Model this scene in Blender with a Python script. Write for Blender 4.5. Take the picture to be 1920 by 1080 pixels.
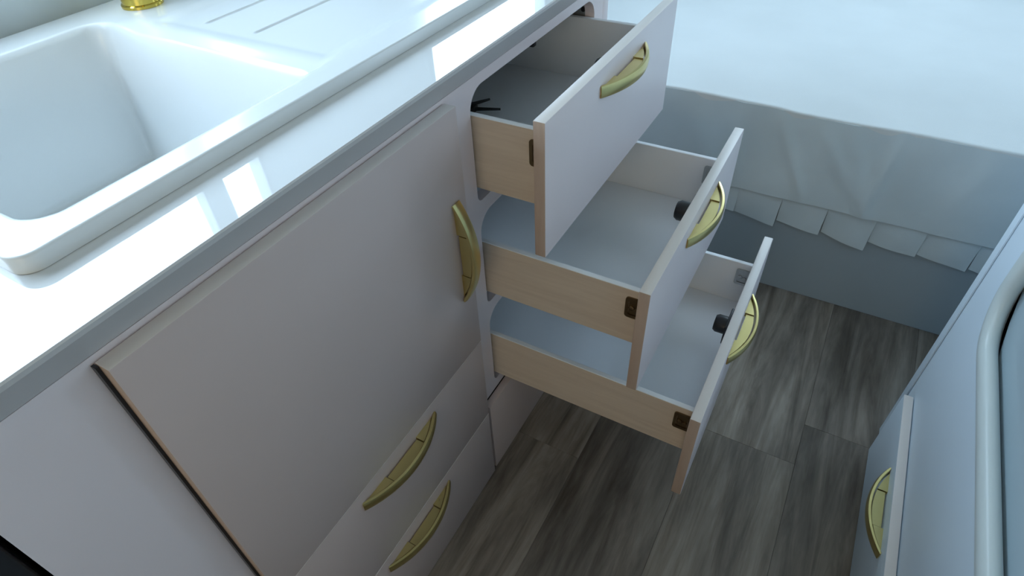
import bpy, bmesh, math, random
from mathutils import Matrix, Vector
from mathutils.geometry import tessellate_polygon

for o in list(bpy.data.objects):
    bpy.data.objects.remove(o)
scene = bpy.context.scene
COL = scene.collection
random.seed(7)

# ------------------------------------------------------------------ camera
cam_data = bpy.data.cameras.new('camera')
cam_data.sensor_fit = 'HORIZONTAL'
cam_data.sensor_width = 36.0
cam_data.lens = 36.0 * 1138.289 / 1920.0
cam_data.clip_start = 0.01
cam = bpy.data.objects.new('camera', cam_data)
COL.objects.link(cam)
RR = ((0.87218565, 0.48756242, -0.03968734),
      (0.30491797, -0.60530935, -0.73527248),
      (-0.38251435, 0.62919272, -0.67660867))
cx, cy, cz = 0.43529629, -0.08461654, 1.18803611
cam.matrix_world = Matrix((
    (RR[0][0], -RR[1][0], -RR[2][0], cx),
    (RR[0][1], -RR[1][1], -RR[2][1], cy),
    (RR[0][2], -RR[1][2], -RR[2][2], cz),
    (0, 0, 0, 1)))
scene.camera = cam

# ------------------------------------------------------------------ world, light, exposure
world = bpy.data.worlds.new('sky')
scene.world = world
world.use_nodes = True
wn = world.node_tree
wn.nodes.clear()
w_out = wn.nodes.new('ShaderNodeOutputWorld')
w_bg = wn.nodes.new('ShaderNodeBackground')
w_ramp = wn.nodes.new('ShaderNodeValToRGB')
w_map = wn.nodes.new('ShaderNodeMapRange')
w_sep = wn.nodes.new('ShaderNodeSeparateXYZ')
w_tc = wn.nodes.new('ShaderNodeTexCoord')
wn.links.new(w_tc.outputs['Generated'], w_sep.inputs[0])
wn.links.new(w_sep.outputs['Z'], w_map.inputs['Value'])
w_map.inputs['From Min'].default_value = -1
w_map.inputs['From Max'].default_value = 1
wn.links.new(w_map.outputs[0], w_ramp.inputs[0])
wn.links.new(w_ramp.outputs[0], w_bg.inputs[0])
wn.links.new(w_bg.outputs[0], w_out.inputs[0])
cr = w_ramp.color_ramp
cr.elements[0].position = 0.46
cr.elements[0].color = (0.20, 0.23, 0.20, 1)
cr.elements[1].position = 0.52
cr.elements[1].color = (0.60, 0.80, 1.0, 1)
w_bg.inputs['Strength'].default_value = 9.0

vs = scene.view_settings
vs.view_transform = 'Standard'
vs.look = 'None'
vs.gamma = 1.0
vs.use_curve_mapping = False
vs.exposure = 0.35
scene.display_settings.display_device = 'sRGB'

# room extents
XL, XR, YN, YF, ZC = -0.58, 1.38, -1.70, 2.78, 1.95
# windows: wall, a0, a1, z0, z1
WIN_LEFT = [(-0.36, 0.632, 1.06, 1.62), (1.215, 1.93, 1.06, 1.62)]
WIN_RIGHT_ASSUMED = [(1.75, 2.25, 1.1, 1.58)]  # unseen side window, assumed to account for light on the bed
WIN_BACK_ASSUMED = [(0.05, 0.75, 1.12, 1.58)]  # unseen end window, assumed and sized for the bed's brightness
WIN_FRONT_FILL = [(0.10, 1.10, 1.00, 1.62)]  # unseen window added behind the camera as fill light

def portal(loc, rot, sx, sy):
    l = bpy.data.lights.new('window_portal', 'AREA')
    l.shape = 'RECTANGLE'
    l.size, l.size_y = sx, sy
    l.cycles.is_portal = True
    o = bpy.data.objects.new('window_portal', l)
    o.location, o.rotation_euler = loc, rot
    COL.objects.link(o)
H = math.pi / 2
for a0, a1, z0, z1 in WIN_LEFT:
    portal((XL - .03, (a0+a1)/2, (z0+z1)/2), (0, -H, 0), z1-z0, a1-a0)
for a0, a1, z0, z1 in WIN_RIGHT_ASSUMED:
    portal((XR + .03, (a0+a1)/2, (z0+z1)/2), (0, H, 0), z1-z0, a1-a0)
for a0, a1, z0, z1 in WIN_BACK_ASSUMED:
    portal(((a0+a1)/2, YF + .03, (z0+z1)/2), (-H, 0, 0), a1-a0, z1-z0)
for a0, a1, z0, z1 in WIN_FRONT_FILL:
    portal(((a0+a1)/2, YN - .03, (z0+z1)/2), (H, 0, 0), a1-a0, z1-z0)

# ------------------------------------------------------------------ materials
def new_mat(name):
    m = bpy.data.materials.new(name)
    m.use_nodes = True
    return m, m.node_tree, m.node_tree.nodes['Principled BSDF']

def coords(nt, kind='Position', scale=(1, 1, 1), rnd=False):
    mp = nt.nodes.new('ShaderNodeMapping')
    mp.inputs['Scale'].default_value = scale
    if kind == 'Position':
        g = nt.nodes.new('ShaderNodeNewGeometry')
        src = g.outputs['Position']
    else:
        g = nt.nodes.new('ShaderNodeTexCoord')
        src = g.outputs['Object']
    nt.links.new(src, mp.inputs['Vector'])
    if rnd:
        oi = nt.nodes.new('ShaderNodeObjectInfo')
        mu = nt.nodes.new('ShaderNodeMath'); mu.operation = 'MULTIPLY'
        mu.inputs[1].default_value = 37.0
        nt.links.new(oi.outputs['Random'], mu.inputs[0])
        cb = nt.nodes.new('ShaderNodeCombineXYZ')
        nt.links.new(mu.outputs[0], cb.inputs[0])
        nt.links.new(mu.outputs[0], cb.inputs[2])
        nt.links.new(cb.outputs[0], mp.inputs['Location'])
    return mp.outputs[0]

def painted(name, col, rough=.35, vary=.03, nscale=6.0, bump=0.0, bscale=200, spec=.5, coat=0):
    m, nt, b = new_mat(name)
    b.inputs['Roughness'].default_value = rough
    b.inputs['Specular IOR Level'].default_value = spec
    b.inputs['Coat Weight'].default_value = coat
    b.inputs['Coat Roughness'].default_value = .02
    n = nt.nodes.new('ShaderNodeTexNoise')
    n.inputs['Scale'].default_value = nscale
    n.inputs['Detail'].default_value = 3
    c = coords(nt)
    nt.links.new(c, n.inputs['Vector'])
    r = nt.nodes.new('ShaderNodeValToRGB')
    r.color_ramp.elements[0].position = .3
    r.color_ramp.elements[1].position = .7
    r.color_ramp.elements[0].color = (*[max(0, x*(1-vary)) for x in col], 1)
    r.color_ramp.elements[1].color = (*[min(1, x*(1+vary)) for x in col], 1)
    nt.links.new(n.outputs['Fac'], r.inputs[0])
    nt.links.new(r.outputs[0], b.inputs['Base Color'])
    if bump:
        n2 = nt.nodes.new('ShaderNodeTexNoise')
        n2.inputs['Scale'].default_value = bscale
        n2.inputs['Detail'].default_value = 4
        nt.links.new(c, n2.inputs['Vector'])
        bp = nt.nodes.new('ShaderNodeBump')
        bp.inputs['Strength'].default_value = bump
        bp.inputs['Distance'].default_value = .002
        nt.links.new(n2.outputs['Fac'], bp.inputs['Height'])
        nt.links.new(bp.outputs[0], b.inputs['Normal'])
    return m

def metal(name, col, rough):
    m, nt, b = new_mat(name)
    b.inputs['Metallic'].default_value = 1
    n = nt.nodes.new('ShaderNodeTexNoise')
    n.inputs['Scale'].default_value = 60
    nt.links.new(coords(nt), n.inputs['Vector'])
    mr = nt.nodes.new('ShaderNodeMapRange')
    mr.inputs['To Min'].default_value = rough * .8
    mr.inputs['To Max'].default_value = rough * 1.25
    nt.links.new(n.outputs['Fac'], mr.inputs['Value'])
    nt.links.new(mr.outputs[0], b.inputs['Roughness'])
    b.inputs['Base Color'].default_value = (*col, 1)
    return m

def wood(name, c0, c1, scale, rough=.5, rnd=False, per_piece=False, spec=.4, extra=None):
    m, nt, b = new_mat(name)
    b.inputs['Roughness'].default_value = rough
    b.inputs['Specular IOR Level'].default_value = spec
    v = coords(nt, scale=scale, rnd=rnd)
    n = nt.nodes.new('ShaderNodeTexNoise')
    n.inputs['Scale'].default_value = 1.0
    n.inputs['Detail'].default_value = 6
    n.inputs['Roughness'].default_value = .65
    n.inputs['Distortion'].default_value = .9
    nt.links.new(v, n.inputs['Vector'])
    r = nt.nodes.new('ShaderNodeValToRGB')
    r.color_ramp.elements[0].position = .32
    r.color_ramp.elements[1].position = .68
    r.color_ramp.elements[0].color = (*c0, 1)
    r.color_ramp.elements[1].color = (*c1, 1)
    nt.links.new(n.outputs['Fac'], r.inputs[0])
    out = r.outputs[0]
    if extra:
        v2 = coords(nt, scale=extra, rnd=rnd)
        n2 = nt.nodes.new('ShaderNodeTexNoise')
        n2.inputs['Scale'].default_value = 1.0
        n2.inputs['Detail'].default_value = 5
        n2.inputs['Roughness'].default_value = .7
        nt.links.new(v2, n2.inputs['Vector'])
        r2 = nt.nodes.new('ShaderNodeMapRange')
        r2.inputs['From Min'].default_value = .35
        r2.inputs['From Max'].default_value = .65
        r2.inputs['To Min'].default_value = .55
        r2.inputs['To Max'].default_value = 1.25
        nt.links.new(n2.outputs['Fac'], r2.inputs['Value'])
        mx = nt.nodes.new('ShaderNodeMix'); mx.data_type = 'RGBA'; mx.blend_type = 'MULTIPLY'
        mx.inputs['Factor'].default_value = 1
        nt.links.new(out, mx.inputs['A'])
        nt.links.new(r2.outputs[0], mx.inputs['B'])
        out = mx.outputs['Result']
    if per_piece:
        oi = nt.nodes.new('ShaderNodeObjectInfo')
        mr = nt.nodes.new('ShaderNodeMapRange')
        mr.inputs['To Min'].default_value = .80
        mr.inputs['To Max'].default_value = 1.12
        nt.links.new(oi.outputs['Random'], mr.inputs['Value'])
        mx = nt.nodes.new('ShaderNodeMix'); mx.data_type = 'RGBA'; mx.blend_type = 'MULTIPLY'
        mx.inputs['Factor'].default_value = 1
        nt.links.new(out, mx.inputs['A'])
        nt.links.new(mr.outputs[0], mx.inputs['B'])
        out = mx.outputs['Result']
    nt.links.new(out, b.inputs['Base Color'])
    bp = nt.nodes.new('ShaderNodeBump')
    bp.inputs['Strength'].default_value = .15
    bp.inputs['Distance'].default_value = .0008
    nt.links.new(n.outputs['Fac'], bp.inputs['Height'])
    nt.links.new(bp.outputs[0], b.inputs['Normal'])
    return m

M = {}
M['wall'] = painted('wall_board', (.64, .71, .74), .6)
M['ceiling'] = painted('ceiling_board', (.82, .82, .82), .7)
M['creamwall'] = painted('cream_wall_board', (.76, .67, .57), .7)
M['panelling'] = wood('beech_panelling', (.42, .31, .21), (.52, .39, .27), (30, 30, 4), .5)
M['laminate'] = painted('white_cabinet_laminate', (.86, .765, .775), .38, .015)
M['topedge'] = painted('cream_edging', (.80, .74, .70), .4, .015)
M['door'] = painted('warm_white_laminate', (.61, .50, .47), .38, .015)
M['cool'] = painted('cool_white_laminate', (.73, .84, .93), .38, .015)
M['inner'] = painted('white_drawer_lining', (.84, .87, .90), .45, .015)
M['worktop'] = painted('gloss_worktop', (.72, .73, .73), .03, .01, spec=.75)
M['wtedge'] = painted('worktop_edge', (.66, .63, .62), .45, .01)
M['sink'] = painted('white_composite', (.78, .80, .80), .22, .01, spec=.5)
M['beech'] = wood('beech_side', (.62, .51, .41), (.70, .59, .48), (6, 60, 90), .5)
M['edge'] = wood('beech_edge', (.47, .35, .28), (.54, .41, .33), (60, 60, 8), .5)
M['plank'] = wood('grey_oak_plank', (.145, .117, .092), (.37, .32, .27), (26, 2.2, 8), .42, True, True, extra=(9, 1.6, 4))
M['subfloor'] = painted('subfloor', (.05, .045, .04), .8)
M['brass'] = metal('aged_brass', (.68, .57, .25), .30)
M['tapgold'] = metal('gold_tap', (.62, .47, .10), .14)
M['bronze'] = metal('bronze_clip', (.20, .14, .08), .4)
M['steel'] = metal('grey_steel', (.45, .46, .46), .4)
M['black'] = painted('black_plastic', (.012, .012, .014), .35)
M['bedbase'] = painted('grey_bed_panel', (.37, .43, .465), .5, .02)
M['fabric'] = painted('white_bedspread', (.72, .75, .75), .9, .03, 5, .25, 900, .15)
M['valance'] = painted('white_valance', (.64, .72, .75), .9, .05, 7, .25, 900, .15)
M['cream'] = painted('cream_rim', (.62, .68, .67), .3, .02)
M['appliance'] = painted('pale_enamel', (.42, .52, .57), .25, .02)
M['frame'] = painted('window_frame', (.55, .57, .58), .4)

def glass_mat():
    m, nt, b = new_mat('window_glass')
    nt.nodes.remove(b)
    out = nt.nodes['Material Output']
    t = nt.nodes.new('ShaderNodeBsdfTransparent')
    g = nt.nodes.new('ShaderNodeBsdfGlossy')
    g.inputs['Roughness'].default_value = .01
    mx = nt.nodes.new('ShaderNodeMixShader')
    mx.inputs[0].default_value = .03
    nt.links.new(t.outputs[0], mx.inputs[1])
    nt.links.new(g.outputs[0], mx.inputs[2])
    nt.links.new(mx.outputs[0], out.inputs[0])
    return m
M['glass'] = glass_mat()

# ------------------------------------------------------------------ mesh helpers
def obj(name, bm, mats, parent=None, smooth=False, angle=None):
    bmesh.ops.recalc_face_normals(bm, faces=bm.faces[:])
    me = bpy.data.meshes.new(name)
    bm.to_mesh(me); bm.free()
    if not isinstance(mats, (list, tuple)):
        mats = [mats]
    for m in mats:
        me.materials.append(M[m])
    o = bpy.data.objects.new(name, me)
    COL.objects.link(o)
    if parent is not None:
        o.parent = parent
        o.matrix_parent_inverse = Matrix.Translation(-parent_world(parent))
    if smooth:
        for p in me.polygons:
            p.use_smooth = True
        if angle:
            me.set_sharp_from_angle(angle=math.radians(angle))
    return o

def parent_world(p):
    # only top-level things carry a location; parts sit at identity in world space
    return Vector(p.location) if p.parent is None else Vector((0, 0, 0))

def empty(name, loc=(0, 0, 0)):
    o = bpy.data.objects.new(name, None)
    o.empty_display_size = .05
    o.location = loc
    COL.objects.link(o)
    return o

def tag(o, label=None, cat=None, group=None, kind=None):
    if label: o['label'] = label
    if cat: o['category'] = cat
    if group: o['group'] = group
    if kind: o['kind'] = kind
    return o

def add_box(bm, x0, x1, y0, y1, z0, z1, bev=0, seg=2):
    r = bmesh.ops.create_cube(bm, size=1)
    vsn = r['verts']
    for v in vsn:
        v.co = Vector(((x0+x1)/2 + v.co.x*(x1-x0), (y0+y1)/2 + v.co.y*(y1-y0), (z0+z1)/2 + v.co.z*(z1-z0)))
    if bev:
        es = list({e for v in vsn for e in v.link_edges})
        bmesh.ops.bevel(bm, geom=es, offset=bev, segments=seg, affect='EDGES', profile=.5)
    return bm

def box(name, dims, mat, parent=None, bev=0, seg=2):
    bm = bmesh.new()
    add_box(bm, *dims, bev=bev, seg=seg)
    return obj(name, bm, mat, parent, smooth=bool(bev), angle=40)

def rrect(a0, a1, b0, b1, r, n=8):
    """rounded rectangle, counter-clockwise"""
    if not isinstance(r, (list, tuple)):
        r = (r, r, r, r)
    pts = []
    for (ca, cb, s, rr) in ((a1, b0, -90, r[0]), (a1, b1, 0, r[1]), (a0, b1, 90, r[2]), (a0, b0, 180, r[3])):
        if rr <= 0:
            pts.append((ca, cb)); continue
        oa = ca - rr if ca == a1 else ca + rr
        ob = cb - rr if cb == b1 else cb + rr
        for i in range(n+1):
            t = math.radians(s + 90*i/n)
            pts.append((oa + rr*math.cos(t), ob + rr*math.sin(t)))
    return pts

def add_plate(bm, loops, c0, c1, plane):
    """loops = [outer, hole...] in 2D; thickness c0..c1 along the plane's normal axis"""
    def P(a, b, c):
        return {'x': (c, a, b), 'y': (a, c, b), 'z': (a, b, c)}[plane]
    flat = [p for l in loops for p in l]
    tris = tessellate_polygon([[Vector((a, b, 0)) for a, b in l] for l in loops])
    lo = [bm.verts.new(P(a, b, c0)) for a, b in flat]
    hi = [bm.verts.new(P(a, b, c1)) for a, b in flat]
    for t in tris:
        try:
            bm.faces.new([lo[i] for i in t]); bm.faces.new([hi[i] for i in reversed(t)])
        except ValueError:
            pass
    k = 0
    for l in loops:
        n = len(l)
        for i in range(n):
            j = (i+1) % n
            try:
                bm.faces.new((lo[k+i], lo[k+j], hi[k+j], hi[k+i]))
            except ValueError:
                pass
        k += n

def plate(name, loops, c0, c1, plane, mat, parent=None):
    bm = bmesh.new()
    add_plate(bm, loops, c0, c1, plane)
    return obj(name, bm, mat, parent)

def add_lathe(bm, prof, centre, seg=32, axis='z'):
    rings = []
    for r, h in prof:
        ring = []
        for i in range(seg):
            t = 2*math.pi*i/seg
            p = {'z': (r*math.cos(t), r*math.sin(t), h), 'x': (h, r*math.cos(t), r*math.sin(t)), 'y': (r*math.cos(t), h, r*math.sin(t))}[axis]
            ring.append(bm.verts.new(Vector(centre)+Vector(p)))
        rings.append(ring)
    for a, b in zip(rings, rings[1:]):
        for i in range(seg):
            j = (i+1) % seg
            bm.faces.new((a[i], a[j], b[j], b[i]))
    bm.faces.new(list(reversed(rings[0]))); bm.faces.new(rings[-1])

def add_tube(bm, pts, rads, seg=14, closed=False, squash=None):
    pts = [Vector(p) for p in pts]
    n = len(pts)
    if not isinstance(rads, (list, tuple)):
        rads = [rads]*n
    rings = []
    up = None
    for i, p in enumerate(pts):
        if closed:
            d = (pts[(i+1) % n] - pts[i-1]).normalized()
        else:
            d = (pts[min(i+1, n-1)] - pts[max(i-1, 0)]).normalized()
        if squash:
            a = Vector(squash[0]).normalized()
        elif up is None:
            a = d.orthogonal().normalized()
        else:
            a = (up - d*up.dot(d)).normalized()
        up = a
        b = d.cross(a).normalized()
        ka = squash[1] if squash else 1
        rings.append([bm.verts.new(p + rads[i]*(a*ka*math.cos(2*math.pi*k/seg) + b*math.sin(2*math.pi*k/seg))) for k in range(seg)])
    prs = list(zip(rings, rings[1:])) + ([(rings[-1], rings[0])] if closed else [])
    for a, b in prs:
        for k in range(seg):
            j = (k+1) % seg
            bm.faces.new((a[k], a[j], b[j], b[k]))
    if not closed:
        bm.faces.new(list(reversed(rings[0]))); bm.faces.new(rings[-1])

def smooth01(t):
    t = max(0., min(1., t))
    return t*t*(3-2*t)

# ------------------------------------------------------------------ setting
floor = box('floor', (XL-.05, XR+.05, YN-.05, YF+.05, -.06, -.006), 'subfloor')
tag(floor, 'grey brown wood plank floor of the aisle', 'floor', kind='structure')
g = .0002
def plank(x0, x1, y0, y1):
    box('plank', (x0+g, x1-g, y0+g, y1-g, -.006, 0), 'plank', floor, bev=.0003, seg=1)
edges_x = [-.04, .165, .375, .582, .787, .992, 1.197, XR]
joints = [[YN, -.62, .602, 1.42], [YN, -.15, 1.07, 1.42], [YN, -.41, .805, 1.42], [YN, -.30, .92, 1.42], [YN, .2, 1.42], [YN, -.1, 1.42], [YN, .5, 1.42]]
for i, js in enumerate(joints):
    for y0, y1 in zip(js, js[1:]):
        plank(edges_x[i], edges_x[i+1], y0, y1)

def wall(name, loops, c0, c1, plane, label, mat='wall'):
    tag(plate(name, loops, c0, c1, plane, mat), label, 'wall', kind='structure')
rect = lambda a0, a1, b0, b1: [(a0, b0), (a1, b0), (a1, b1), (a0, b1)]
wrr = lambda w: rrect(*w, .05)
wall('wall_left', [rect(YN, YF, 0, ZC)] + [wrr(w) for w in WIN_LEFT], XL-.04, XL, 'x', 'pale wall behind the sink')
wall('wall_right', [rect(YN, YF, 0, ZC)] + [wrr(w) for w in WIN_RIGHT_ASSUMED], XR, XR+.04, 'x', 'pale wall behind the appliance unit')
wall('wall_back', [rect(XL-.04, XR+.04, 0, ZC)] + [wrr(w) for w in WIN_BACK_ASSUMED], YF, YF+.04, 'y', 'pale wall at the far end of the bed')
wall('wall_front', [rect(XL-.04, XR+.04, 0, ZC)] + [wrr(w) for w in WIN_FRONT_FILL], YN-.04, YN, 'y', 'cream wall opposite the bed', 'creamwall')
tag(box('ceiling', (XL-.04, XR+.04, YN-.04, YF+.04, ZC, ZC+.05), 'ceiling'), 'pale ceiling board over the aisle', 'ceiling', kind='structure')

wcount = 0
def window(w, c, plane, label, bars=()):
    global wcount
    wcount += 1
    a0, a1, b0, b1 = w
    inset = .022
    f = plate('window_%d' % wcount, [rrect(a0, a1, b0, b1, .05), rrect(a0+inset, a1-inset, b0+inset, b1-inset, .035)], c-.02, c+.02, plane, 'frame')
    for b in bars:
        plate('mullion', [rect(b-.024, b+.024, b0+inset, b1-inset)], c-.016, c+.016, plane, 'frame', f)
    xs = [a0+inset*.5] + list(bars) + [a1-inset*.5]
    for p, q in zip(xs, xs[1:]):
        plate('pane', [rect(p, q, b0+inset*.5, b1-inset*.5)], c-.002, c+.002, plane, 'glass', f)
    tag(f, label, 'window', kind='structure')
window(WIN_LEFT[0], XL-.02, 'x', 'grey framed two-pane window behind the sink bowl', (.495,))
window(WIN_LEFT[1], XL-.02, 'x', 'grey framed window past the end of the worktop')
window(WIN_RIGHT_ASSUMED[0], XR+.02, 'x', 'small grey framed unseen side window, assumed for the light on the bed')
window(WIN_BACK_ASSUMED[0], YF+.02, 'y', 'small grey framed unseen end window, assumed for the light on the bed')
window(WIN_FRONT_FILL[0], YN-.02, 'y', 'grey framed window added behind the camera for warm fill light')

def fill_curtain_mat():  # tinted see-through cloth that turns the added window's light warm
    m, nt, b = new_mat('warm_fill_sheer')
    nt.nodes.remove(b)
    out = nt.nodes['Material Output']
    t = nt.nodes.new('ShaderNodeBsdfTransparent')
    t.inputs[0].default_value = (1.0, .66, .38, 1)
    d = nt.nodes.new('ShaderNodeBsdfDiffuse')
    d.inputs[0].default_value = (.70, .56, .42, 1)
    mx = nt.nodes.new('ShaderNodeMixShader')
    n = nt.nodes.new('ShaderNodeTexNoise'); n.inputs['Scale'].default_value = 300
    mr = nt.nodes.new('ShaderNodeMapRange'); mr.inputs['To Min'].default_value = .25; mr.inputs['To Max'].default_value = .45
    nt.links.new(n.outputs['Fac'], mr.inputs['Value'])
    nt.links.new(mr.outputs[0], mx.inputs[0])
    nt.links.new(t.outputs[0], mx.inputs[1])
    nt.links.new(d.outputs[0], mx.inputs[2])
    nt.links.new(mx.outputs[0], out.inputs[0])
    return m
M['sheer'] = fill_curtain_mat()
bm = bmesh.new()  # out-of-view curtain, added only to warm the fill light
rows = []
for i in range(121):
    x = .0 + 1.20*i/120
    rows.append([bm.verts.new((x, YN+.03+.010*math.sin(i*.9), z)) for z in (.92, 1.70)])
for a, b in zip(rows, rows[1:]):
    bm.faces.new((a[0], b[0], b[1], a[1]))
tag(obj('warm_fill_curtain', bm, 'sheer', smooth=True), 'beige sheer curtain added over the fill window to warm its light', 'curtain')

# ------------------------------------------------------------------ handles
def handle_bm(L=.180, D=.026, Hh=.018):
    """bow pull: u along the chord, v outward, w thickness; built in (u, v, w)"""
    bm = bmesh.new()
    n = 24
    R = (L*L/4 + D*D) / (2*D)
    def arc(u, off=0):
        return math.sqrt(max(0, (R-off)**2 - u*u)) - (R - D)
    us = [-L/2 + L*i/n for i in range(n+1)]
    outer = [(u, max(arc(u), 0) + .0025) for u in us]
    # rim: outer arc strip with rounded lips
    prof = [(-.0055, -Hh/2+.001), (-.0045, -Hh/2), (-.001, -Hh/2+.0005), (.0, -Hh/2+.003), (.0008, 0), (.0, Hh/2-.003), (-.001, Hh/2-.0005), (-.0045, Hh/2), (-.0055, Hh/2-.001)]
    rings = []
    for u, v in outer:
        nu, nv = u / R, math.sqrt(1-(u/R)**2)
        rings.append([bm.verts.new((u + nu*a, max(v + nv*a, 0), w)) for a, w in prof])
    for a, b in zip(rings, rings[1:]):
        for k in range(len(prof)):
            j = (k+1) % len(prof)
            bm.faces.new((a[k], a[j], b[j], b[k]))
    bm.faces.new(rings[0]); bm.faces.new(list(reversed(rings[-1])))
    # web inside the bow, centre pan lower than the ends
    def web(u0, u1, w0, w1, v0, m=8):
        pts = [(u0 + (u1-u0)*i/m) for i in range(m+1)]
        loop = [(u, v0) for u in pts] + [(u, max(arc(u, .0045)-.0012, v0+.0004)) for u in reversed(pts)]
        lo = [bm.verts.new((u, v, w0)) for u, v in loop]
        hi = [bm.verts.new((u, v, w1)) for u, v in loop]
        k = len(loop)
        bm.faces.new(hi); bm.faces.new(list(reversed(lo)))
        for i in range(k):
            bm.faces.new((lo[i], lo[(i+1) % k], hi[(i+1) % k], hi[i]))
    web(-.080, -.0378, -.005, Hh/2-.0050, .0)
    web(.0378, .080, -.005, Hh/2-.0050, .0)
    web(-.0362, .0362, -.005, Hh/2-.0068, .003)
    return bm

_h = None
def handle(parent, origin, along, out, name='handle'):
    """shared bow-pull mesh placed with its chord on the panel"""
    bm = handle_bm()
    a = Vector(along); v = Vector(out); w = a.cross(v)
    if w.z < -.5 or w.y < -.5 and abs(a.z) > .5:
        a = -a; w = -w
    m = Matrix((a, v, w)).transposed().to_4x4()
    m.translation = Vector(origin)
    bm.transform(m)
    o = obj(name, bm, 'brass', parent, smooth=True, angle=35)
    o['label'] = 'brass bow-shaped pull handle'
    return o

# ------------------------------------------------------------------ kitchen cabinet (left)
cab = empty('kitchen_cabinet', (0, .45, 0))
tag(cab, 'white kitchen cabinet under the sink with three drawers pulled open', 'cabinet')
Y0, Y1 = .504, 1.0055
OP = [(.662, .838), (.449, .636), (.238, .426)]
outline = [(-.097, .001), (.497, .001), (.497, .215), (1.003, .215), (1.003, .854), (-.097, .854)]
plate('face_frame', [outline] + [rrect(.547, .965, b, t, (.012, .034, .034, .012)) for b, t in OP], -.018, 0, 'x', 'laminate', cab)
box('side_panel', (-.56, -.018, -.097, -.080, .001, .854), 'laminate', cab)
box('side_panel', (-.56, 0, 1.0035, 1.030, .001, .854), 'laminate', cab, bev=.002)
box('back_panel', (-.572, -.561, -.097, 1.030, .001, .854), 'laminate', cab)
box('divider', (-.56, -.0185, .50, .516, .001, .854), 'laminate', cab)
box('base_shelf', (-.56, -.0185, .5165, 1.003, .20, .214), 'laminate', cab)
pl = box('plinth', (.001, .016, .4995, 1.030, .001, .213), 'door', cab, bev=.0012)

def front(name, x0, x1, y0, y1, z0, z1, parent, bev=.0015, mat='laminate'):
    bm = bmesh.new()
    add_box(bm, x0, x1, y0, y1, z0, z1, bev=bev)
    bmesh.ops.recalc_face_normals(bm, faces=bm.faces[:])
    for f in bm.faces:
        if abs(f.normal.y) > .8:
            f.material_index = 1
        elif f.normal.z > .8:
            f.material_index = 2
    return obj(name, bm, [mat, 'edge', 'topedge'], parent, smooth=True, angle=40)

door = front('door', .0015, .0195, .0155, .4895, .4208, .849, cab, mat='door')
box('gap_shadow_strip', (.0015, .0080, .0125, .0152, .4225, .848), 'black', door)  # black strip standing in for the shadow in the door's edge gap
handle(door, (.0195, .463, .632), (0, 0, 1), (1, 0, 0))
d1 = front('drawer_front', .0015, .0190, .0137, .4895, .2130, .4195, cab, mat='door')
handle(d1, (.0185, .254, .389), (0, 1, 0), (1, 0, 0))
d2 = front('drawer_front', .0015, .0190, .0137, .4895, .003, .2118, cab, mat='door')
handle(d2, (.0185, .254, .180), (0, 1, 0), (1, 0, 0))
# catch on the frame above the top opening and runner plate at its far corner
box('catch_striker', (-.0175, -.006, .743, .754, .826, .8375), 'black', cab, bev=.002)
rp = box('runner_plate', (-.055, -.0185, .966, .9685, .800, .834), 'steel', cab)
bm = bmesh.new(); add_lathe(bm, [(.0045, 0), (.0045, -.002), (.003, -.003)], (-.022, .966, .814), 12, 'y')
obj('screw', bm, 'black', rp)

def open_drawer(xf, zf0, zf1, zs0, zs1, zfl, t=.0168):
    xb = xf - t - .52
    xi = xf - t
    bm = bmesh.new()
    add_box(bm, xb, xi, .561, .951, zfl-.004, zfl)
    add_box(bm, xb, xb+.011, .561, .951, zfl, zs1-.01)
    dr = obj('drawer', bm, 'inner', cab)
    dr['label'] = 'open drawer with beech sides and white lining'
    front('front_panel', xi, xf, Y0, Y1, zf0, zf1, dr)
    for y0, y1, outer_low in ((.551, .5605, True), (.9515, .961, False)):
        bm = bmesh.new()
        add_box(bm, xb, xi-.0005, y0, y1, zs0, zs1, bev=.0008, seg=1)
        bmesh.ops.recalc_face_normals(bm, faces=bm.faces[:])
        for f in bm.faces:
            ny = f.normal.y
            if (outer_low and ny < -.9) or (not outer_low and ny > .9):
                f.material_index = 1
        obj('side_panel', bm, ['inner', 'beech'], dr)
    handle(dr, (xf, .762, zf1-.033), (0, 1, 0), (1, 0, 0))
    # push catch behind the handle
    bm = bmesh.new()
    add_box(bm, xi-.006, xi-.0005, .735, .790, zf1-.062, zf1-.018, bev=.002)
    add_lathe(bm, [(.017, 0), (.017, -.016), (.014, -.021)], (xi-.006, .763, zf1-.04), 20, 'x')
    obj('push_catch', bm, 'black', dr, smooth=True, angle=40)
    # corner clips: outside the near side, inside the far side
    for (yy, s, mat) in ((.551, -1, 'bronze'), (.9515, -1, 'steel')):
        bm = bmesh.new()
        zc = zs1 - .034
        ya, yb2 = (yy-.0025, yy-.0002)
        add_plate(bm, [rrect(xi-.030, xi-.001, zc-.020, zc+.020, .005), rrect(xi-.025, xi-.006, zc-.014, zc+.014, .003)], ya, yb2, 'y')
        add_box(bm, xi-.0245, xi-.0065, yy-.0012, yy-.0003, zc-.013, zc+.013)
        add_lathe(bm, [(.0045, 0), (.0045, -.002), (.002, -.0028)], (xi-.020, yy-.001, zc), 10, 'y')
        add_lathe(bm, [(.0045, 0), (.0045, -.002), (.002, -.0028)], (xi-.011, yy-.001, zc-.003), 10, 'y')
        c = obj('corner_clip', bm, mat, dr)
    return dr

DR = [open_drawer(.1354, .6365, .8437, .687, .804, .695),
      open_drawer(.2915, .4267, .6303, .476, .585, .484),
      open_drawer(.3961, .1974, .4111, .260, .370, .267)]

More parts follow.
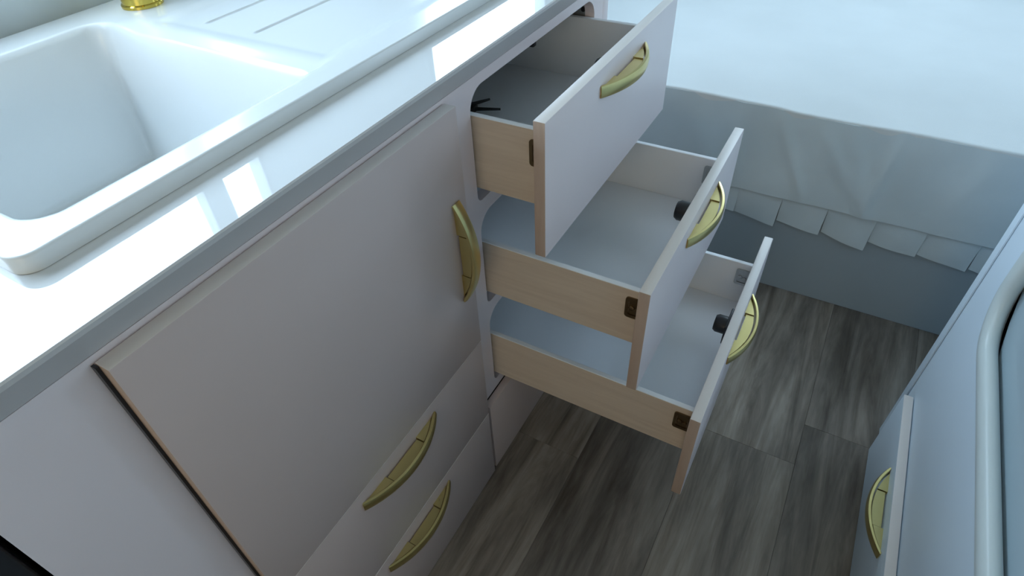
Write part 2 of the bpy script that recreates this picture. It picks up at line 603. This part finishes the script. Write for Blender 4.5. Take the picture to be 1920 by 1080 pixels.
# black two-pronged piece in the top drawer
tw = empty('wire_clip', (-.13, .75, .696))
bm = bmesh.new()
add_box(bm, -.150, -.122, .730, .752, .6955, .708, bev=.003)
obj('block', bm, 'black', tw, smooth=True, angle=40)
for p, q in (((-.128, .740, .702), (-.082, .760, .702)), ((-.140, .748, .703), (-.118, .784, .703))):
    bm = bmesh.new(); add_tube(bm, [p, q], [.0038, .0020], 10)
    obj('prong', bm, 'black', tw, smooth=True, angle=40)
tag(tw, 'small black two-pronged piece lying in the top open drawer', 'hardware')

# ------------------------------------------------------------------ worktop
WX0, WX1, WY0, WY1 = XL+.001, .03, -.60, 1.05
bm = bmesh.new()
add_plate(bm, [rect(WX0, 0.0, WY0, WY1), rect(-.53, -.075, .05, .41)], .8555, .9, 'z')
# shark-nose front strip
prof = [(0.0, .9), (WX1-.0015, .9), (WX1, .8985), (WX1-.0008, .8940), (.002, .8560), (0.0, .8555)]
ra = [bm.verts.new((x, WY0, z)) for x, z in prof]
rb = [bm.verts.new((x, WY1, z)) for x, z in prof]
k = len(prof)
for i in range(k):
    bm.faces.new((ra[i], ra[(i+1) % k], rb[(i+1) % k], rb[i]))
bm.faces.new(ra); bm.faces.new(list(reversed(rb)))
for f in bm.faces:
    c = f.calc_center_median()
    if c.x > 0 and c.z < .8995:
        f.material_index = 1
wt = obj('worktop', bm, ['worktop', 'wtedge'])
tag(wt, 'glossy white worktop running along the sink with sloping front edge', 'worktop')

# ------------------------------------------------------------------ sink
SX0, SX1, SY0, SY1 = -.558, -.056, .027, 1.0
def sd_rr(x, y, x0, x1, y0, y1, r):
    qx = abs(x-(x0+x1)/2) - (x1-x0)/2 + r
    qy = abs(y-(y0+y1)/2) - (y1-y0)/2 + r
    return min(max(qx, qy), 0) + math.hypot(max(qx, 0), max(qy, 0)) - r
def sink_z(x, y):
    z = .916
    e = -sd_rr(x, y, SX0, SX1, SY0, SY1, .018)
    if e < .003:
        z -= .003 * (1 - math.sqrt(max(0, 1-(1-max(e, 0)/.003)**2)))
    b = -sd_rr(x, y, -.497, -.088, .058, .388, .034)
    if b > 0:
        z -= .003*smooth01(b/.006) + .185*smooth01((b-.002)/.036)
    if -.46 < x < -.088 and .34 < y < .43:
        z -= .007*smooth01((.428-y)/.050)*smooth01((x+.46)/.05)*smooth01((-.092-x)/.01) if b < .05 else 0
    d = -sd_rr(x, y, -.425, -.094, .405, .965, .02)
    if d > 0:
        z -= .0045*smooth01(d/.03)
        for gx in (-.350, -.2575):
            if .448 < y < .94 and abs(x-gx) < .004:
                z -= .003*(1-(abs(x-gx)/.004)**2)*smooth01((y-.448)/.006)
    return z
def frange(a, b, n): return [a + (b-a)*i/n for i in range(n+1)]
xsg = set(round(v, 5) for v in frange(SX0, SX1, 150))
for gx in (-.350, -.2575):
    xsg |= {round(gx+d, 5) for d in (-.004, -.003, -.002, -.001, 0, .001, .002, .003, .004)}
for e in (.0005, .0015, .003):
    xsg |= {round(SX0+e, 5), round(SX1-e, 5)}
xsg = sorted(xsg)
ysg = set(round(v, 5) for v in frange(SY0, .46, 150)) | set(round(v, 5) for v in frange(.46, SY1, 70))
for e in (.0005, .0015, .003):
    ysg |= {round(SY0+e, 5), round(SY1-e, 5)}
ysg = sorted(ysg)
bm = bmesh.new()
def corner(x, y, r=.018):
    # pull grid border onto rounded outer corners
    for xa, sx in ((SX0, 1), (SX1, -1)):
        for ya, sy in ((SY0, 1), (SY1, -1)):
            dx, dy = (x-xa)*sx, (y-ya)*sy
            if dx < r and dy < r:
                ox, oy = xa+sx*r, ya+sy*r
                m = max(r-dx, r-dy); h = math.hypot(r-dx, r-dy)
                if h > 1e-9:
                    s = m/h
                    return ox+(x-ox)*s, oy+(y-oy)*s
    return x, y
grid = []
for x in xsg:
    row = []
    for y in ysg:
        px, py = corner(x, y)
        row.append(bm.verts.new((px, py, sink_z(px, py))))
    grid.append(row)
for i in range(len(xsg)-1):
    for j in range(len(ysg)-1):
        bm.faces.new((grid[i][j], grid[i+1][j], grid[i+1][j+1], grid[i][j+1]))
border = [grid[i][0] for i in range(len(xsg))] + [grid[-1][j] for j in range(1, len(ysg))] + \
         [grid[i][-1] for i in range(len(xsg)-2, -1, -1)] + [grid[0][j] for j in range(len(ysg)-2, 0, -1)]
low = [bm.verts.new((v.co.x, v.co.y, .9003)) for v in border]
for i in range(len(border)):
    j = (i+1) % len(border)
    bm.faces.new((border[i], border[j], low[j], low[i]))
sink = empty('kitchen_sink', ((SX0+SX1)/2, (SY0+SY1)/2, .9))
tag(sink, 'white composite sink with deep bowl and grooved drainer set in the worktop', 'sink')
obj('basin', bm, 'sink', sink, smooth=True, angle=55)
bm = bmesh.new(); add_lathe(bm, [(.044, 0), (.044, .002), (.036, .003), (.030, -.001), (.010, -.001)], (-.29, .225, .729), 28)
obj('waste', bm, 'steel', sink, smooth=True, angle=40)

# ------------------------------------------------------------------ tap
TX, TY = -.494, .458
tap = empty('tap', (TX, TY, .916))
tag(tap, 'gold mixer tap standing on the back ledge of the sink', 'tap')
bm = bmesh.new(); add_lathe(bm, [(.0285, .9162), (.0285, .9195), (.0275, .921), (.0262, .9215), (.0262, .938), (.0275, .939), (.0275, .945), (.025, .947)], (TX, TY, 0), 36)
obj('base', bm, 'tapgold', tap, smooth=True, angle=30)
bm = bmesh.new(); add_lathe(bm, [(.0235, .947), (.023, 1.00), (.0245, 1.004), (.0245, 1.020), (.018, 1.028)], (TX, TY, 0), 32)
obj('body', bm, 'tapgold', tap, smooth=True, angle=30)
bm = bmesh.new()
add_tube(bm, [(TX+.015, TY-.010, .985), (TX+.05, TY-.035, 1.005), (TX+.10, TY-.07, 1.020), (TX+.15, TY-.105, 1.022), (TX+.165, TY-.116, 1.016), (TX+.170, TY-.120, 1.000)], .011, 16)
obj('spout', bm, 'tapgold', tap, smooth=True, angle=40)
bm = bmesh.new(); add_tube(bm, [(TX, TY+.005, 1.024), (TX-.01, TY+.03, 1.045), (TX-.015, TY+.09, 1.055)], [.010, .008, .006], 12)
obj('lever', bm, 'tapgold', tap, smooth=True, angle=40)

# ------------------------------------------------------------------ black appliance at the near end of the cabinet
blk = empty('black_appliance', (-.28, -.35, 0))
tag(blk, 'black appliance front beside the near end of the white cabinet', 'appliance')
box('body', (-.56, -.03, -.595, -.1005, .03, .8535), 'black', blk, bev=.004)
box('front_panel', (-.029, -.006, -.593, -.1025, .05, .8520), 'black', blk, bev=.004)
for yy in (-.56, -.14):
    for xx in (-.52, -.07):
        bm = bmesh.new(); add_lathe(bm, [(.015, .0005), (.015, .0295)], (xx, yy, 0), 14)
        obj('foot', bm, 'black', blk)

# ------------------------------------------------------------------ right-hand cabinet with recessed appliance
XF = .733
rc = empty('appliance_cabinet', (1.05, .1, 0))
tag(rc, 'white side cabinet with cream-rimmed opening and brass-handled drawer near the floor', 'cabinet')
OY0, OY1, OZ0, OZ1 = -.45, .846, .475, .845
plate('front_board', [[(-.80, .001), (.9845, .001), (.9845, .88), (-.80, .88)], rrect(OY0, OY1, OZ0, OZ1, .08)], XF, XF+.018, 'x', 'cool', rc)
box('side_panel', (XF+.0185, XR-.002, .967, .9845, .001, .88), 'cool', rc)
box('side_panel', (XF+.0185, XR-.002, -.80, -.783, .001, .88), 'cool', rc)
box('top_board', (XF-.012, XR-.002, -.81, .992, .8805, .905), 'cool', rc, bev=.003)
box('liner', (XF+.20, XF+.21, -.78, .966, .30, .88), 'black', rc)
box('edge_strip', (XF-.0032, XF-.0003, .958, .9845, .001, .879), 'cool', rc, bev=.001)
rd = front('drawer_front', XF-.0185, XF-.0015, -.02, .915, .003, .198, rc, mat='cool')
handle(rd, (XF-.0185, .659, .165), (0, 1, 0), (-1, 0, 0))
bm = bmesh.new()
add_tube(bm, [(XF+.004, a, b) for a, b in rrect(OY0, OY1, OZ0, OZ1, .082, 10)], .0165, 16, closed=True, squash=((1, 0, 0), .75))
rim = obj('rim', bm, 'cream', rc, smooth=True)
rim['label'] = 'rounded cream rim'

ap = empty('recessed_appliance', (XF+.1, .2, .47))
tag(ap, 'pale enamel appliance door recessed inside the cream-rimmed cabinet opening', 'appliance')
q = -.03
bm = bmesh.new()
add_plate(bm, [rrect(OY0+q, OY1-q, OZ0+q, OZ1-q, .215)], XF+.0185, XF+.0385, 'x')
bmesh.ops.bevel(bm, geom=[e for e in bm.edges if len(e.link_faces) == 2 and e.calc_face_angle(0) > 1.0], offset=.006, segments=3, affect='EDGES')
obj('door_panel', bm, 'appliance', ap, smooth=True, angle=50)
bm = bmesh.new()
add_plate(bm, [rrect(OY0+.065, OY1-.075, OZ0+.060, OZ1-.065, .03)], XF+.0125, XF+.0183, 'x')
bmesh.ops.bevel(bm, geom=[e for e in bm.edges if len(e.link_faces) == 2 and e.calc_face_angle(0) > 1.0], offset=.003, segments=3, affect='EDGES')
obj('door_inset', bm, 'appliance', ap, smooth=True, angle=50)
box('body', (XF+.039, XF+.19, OY0+.03, OY1-.03, OZ0+.03, OZ1-.03), 'black', ap)

# ------------------------------------------------------------------ bed
YB = 1.356
bed = empty('bed', (.4, 1.9, 0))
tag(bed, 'bed across the far end with white bedspread and pleated valance', 'bed')
BX0, BX1 = XL+.004, XR-.004
bm = bmesh.new(); add_box(bm, BX0, BX1, YB+.002, YB+.020, .001, .30)
obj('base_panel', bm, 'bedbase', bed)
# bedspread top: soft-edged sheet with gentle unevenness
def edge_z(x):
    return .524 - .004*smooth01((x-.30)/.06) + .0012*math.sin(x*9.0) + .0008*math.sin(x*23)
bm = bmesh.new()
nx = 110
ysb = [0, .0005, .0015, .003, .005, .010, .018, .03, .05, .08, .13, .2, .3, .42, .55, .7, .85, 1.0, 1.15, 1.30, YF-YB-.006]
rows = []
for i in range(nx+1):
    x = BX0 + (BX1-BX0)*i/nx
    r = []
    ez = edge_z(x)
    for y in ysb:
        rd_ = .005
        drop = rd_ - math.sqrt(max(0, rd_**2 - max(0, rd_-y)**2)) if y < rd_ else 0
        z = ez + .006*smooth01(y/.25) - drop + .003*math.sin(x*5+y*4)*smooth01(y/.1)
        r.append(bm.verts.new((x, YB-.008+y + .003*math.sin(x*14), z)))
    rows.append(r)
for a, b in zip(rows, rows[1:]):
    for j in range(len(ysb)-1):
        bm.faces.new((a[j], b[j], b[j+1], a[j+1]))
ret = bmesh.ops.extrude_face_region(bm, geom=bm.faces[:])
for v in [e for e in ret['geom'] if isinstance(e, bmesh.types.BMVert)]:
    v.co.z -= .10
    v.co.y = max(v.co.y, YB+.004)
obj('bedspread', bm, 'fabric', bed, smooth=True, angle=60)
# valance: hanging cloth with creases
ZP = .296
crease = [(.318, .383, .0040, .012), (.40, .50, .0030, .020), (.575, .560, .0045, .014), (.10, .16, .003, .02), (.47, .53, .003, .016),
          (.75, .72, .003, .03), (-.1, -.05, .003, .03), (.23, .245, .0025, .012), (.95, 1.0, .003, .03)]
bm = bmesh.new()
nx, nz = 220, 14
rows = []
for i in range(nx+1):
    x = BX0 + (BX1-BX0)*i/nx
    r = []
    for j in range(nz+1):
        t = j/nz
        z = (edge_z(x)-.0045)*(1-t) + ZP*t
        y = YB - .0075 - .008*t + .003*math.sin(x*14)*(1-t)
        for a, b, h, w in crease:
            c = a + (b-a)*t*1.6
            y -= 2.2*h*math.exp(-((x-c)/w)**2)*math.sin(math.pi*min(1, t*.85+.06))
        y -= .0012*math.sin(x*31+t*3)
        r.append(bm.verts.new((x, y, z)))
    rows.append(r)
for a, b in zip(rows, rows[1:]):
    for j in range(nz):
        bm.faces.new((a[j], b[j], b[j+1], a[j+1]))
ret = bmesh.ops.extrude_face_region(bm, geom=bm.faces[:])
for v in [e for e in ret['geom'] if isinstance(e, bmesh.types.BMVert)]:
    v.co.y += .0035
obj('valance', bm, 'valance', bed, smooth=True, angle=60)
# pleated frill, one flap each
PW = .1077
drop = {0: (.218, .206), 1: (.221, .214), 2: (.220, .200), 3: (.226, .219), 4: (.226, .214), -1: (.222, .221)}
for k in range(-7, 10):
    x0 = .2693 + k*PW
    if x0 < BX0 or x0 + PW > BX1:
        continue
    zl, zr = drop.get(k, (random.uniform(.213, .226), random.uniform(.198, .210)))
    bm = bmesh.new()
    n, m = 8, 6
    rows = []
    lean = random.uniform(-.002, .002)
    for i in range(n+1):
        s = i/n
        r = []
        for j in range(m+1):
            t = j/m
            z = ZP + .004 - t*(ZP + .004 - (zl + (zr-zl)*s))
            x = x0 + PW*s*1.0 - .003*t*s + lean*t
            y = YB - .005 - .006*s*(.35+.65*t) - .004*math.sin(math.pi*s)*math.sin(math.pi*t*.8) - .002*math.sin(5*s+3*t+k)
            r.append(bm.verts.new((x, y, z)))
        rows.append(r)
    for a, b in zip(rows, rows[1:]):
        for j in range(m):
            bm.faces.new((a[j], b[j], b[j+1], a[j+1]))
    ret = bmesh.ops.extrude_face_region(bm, geom=bm.faces[:])
    for v in [e for e in ret['geom'] if isinstance(e, bmesh.types.BMVert)]:
        v.co.y += .002
    obj('pleat', bm, 'valance', bed, smooth=True, angle=60)
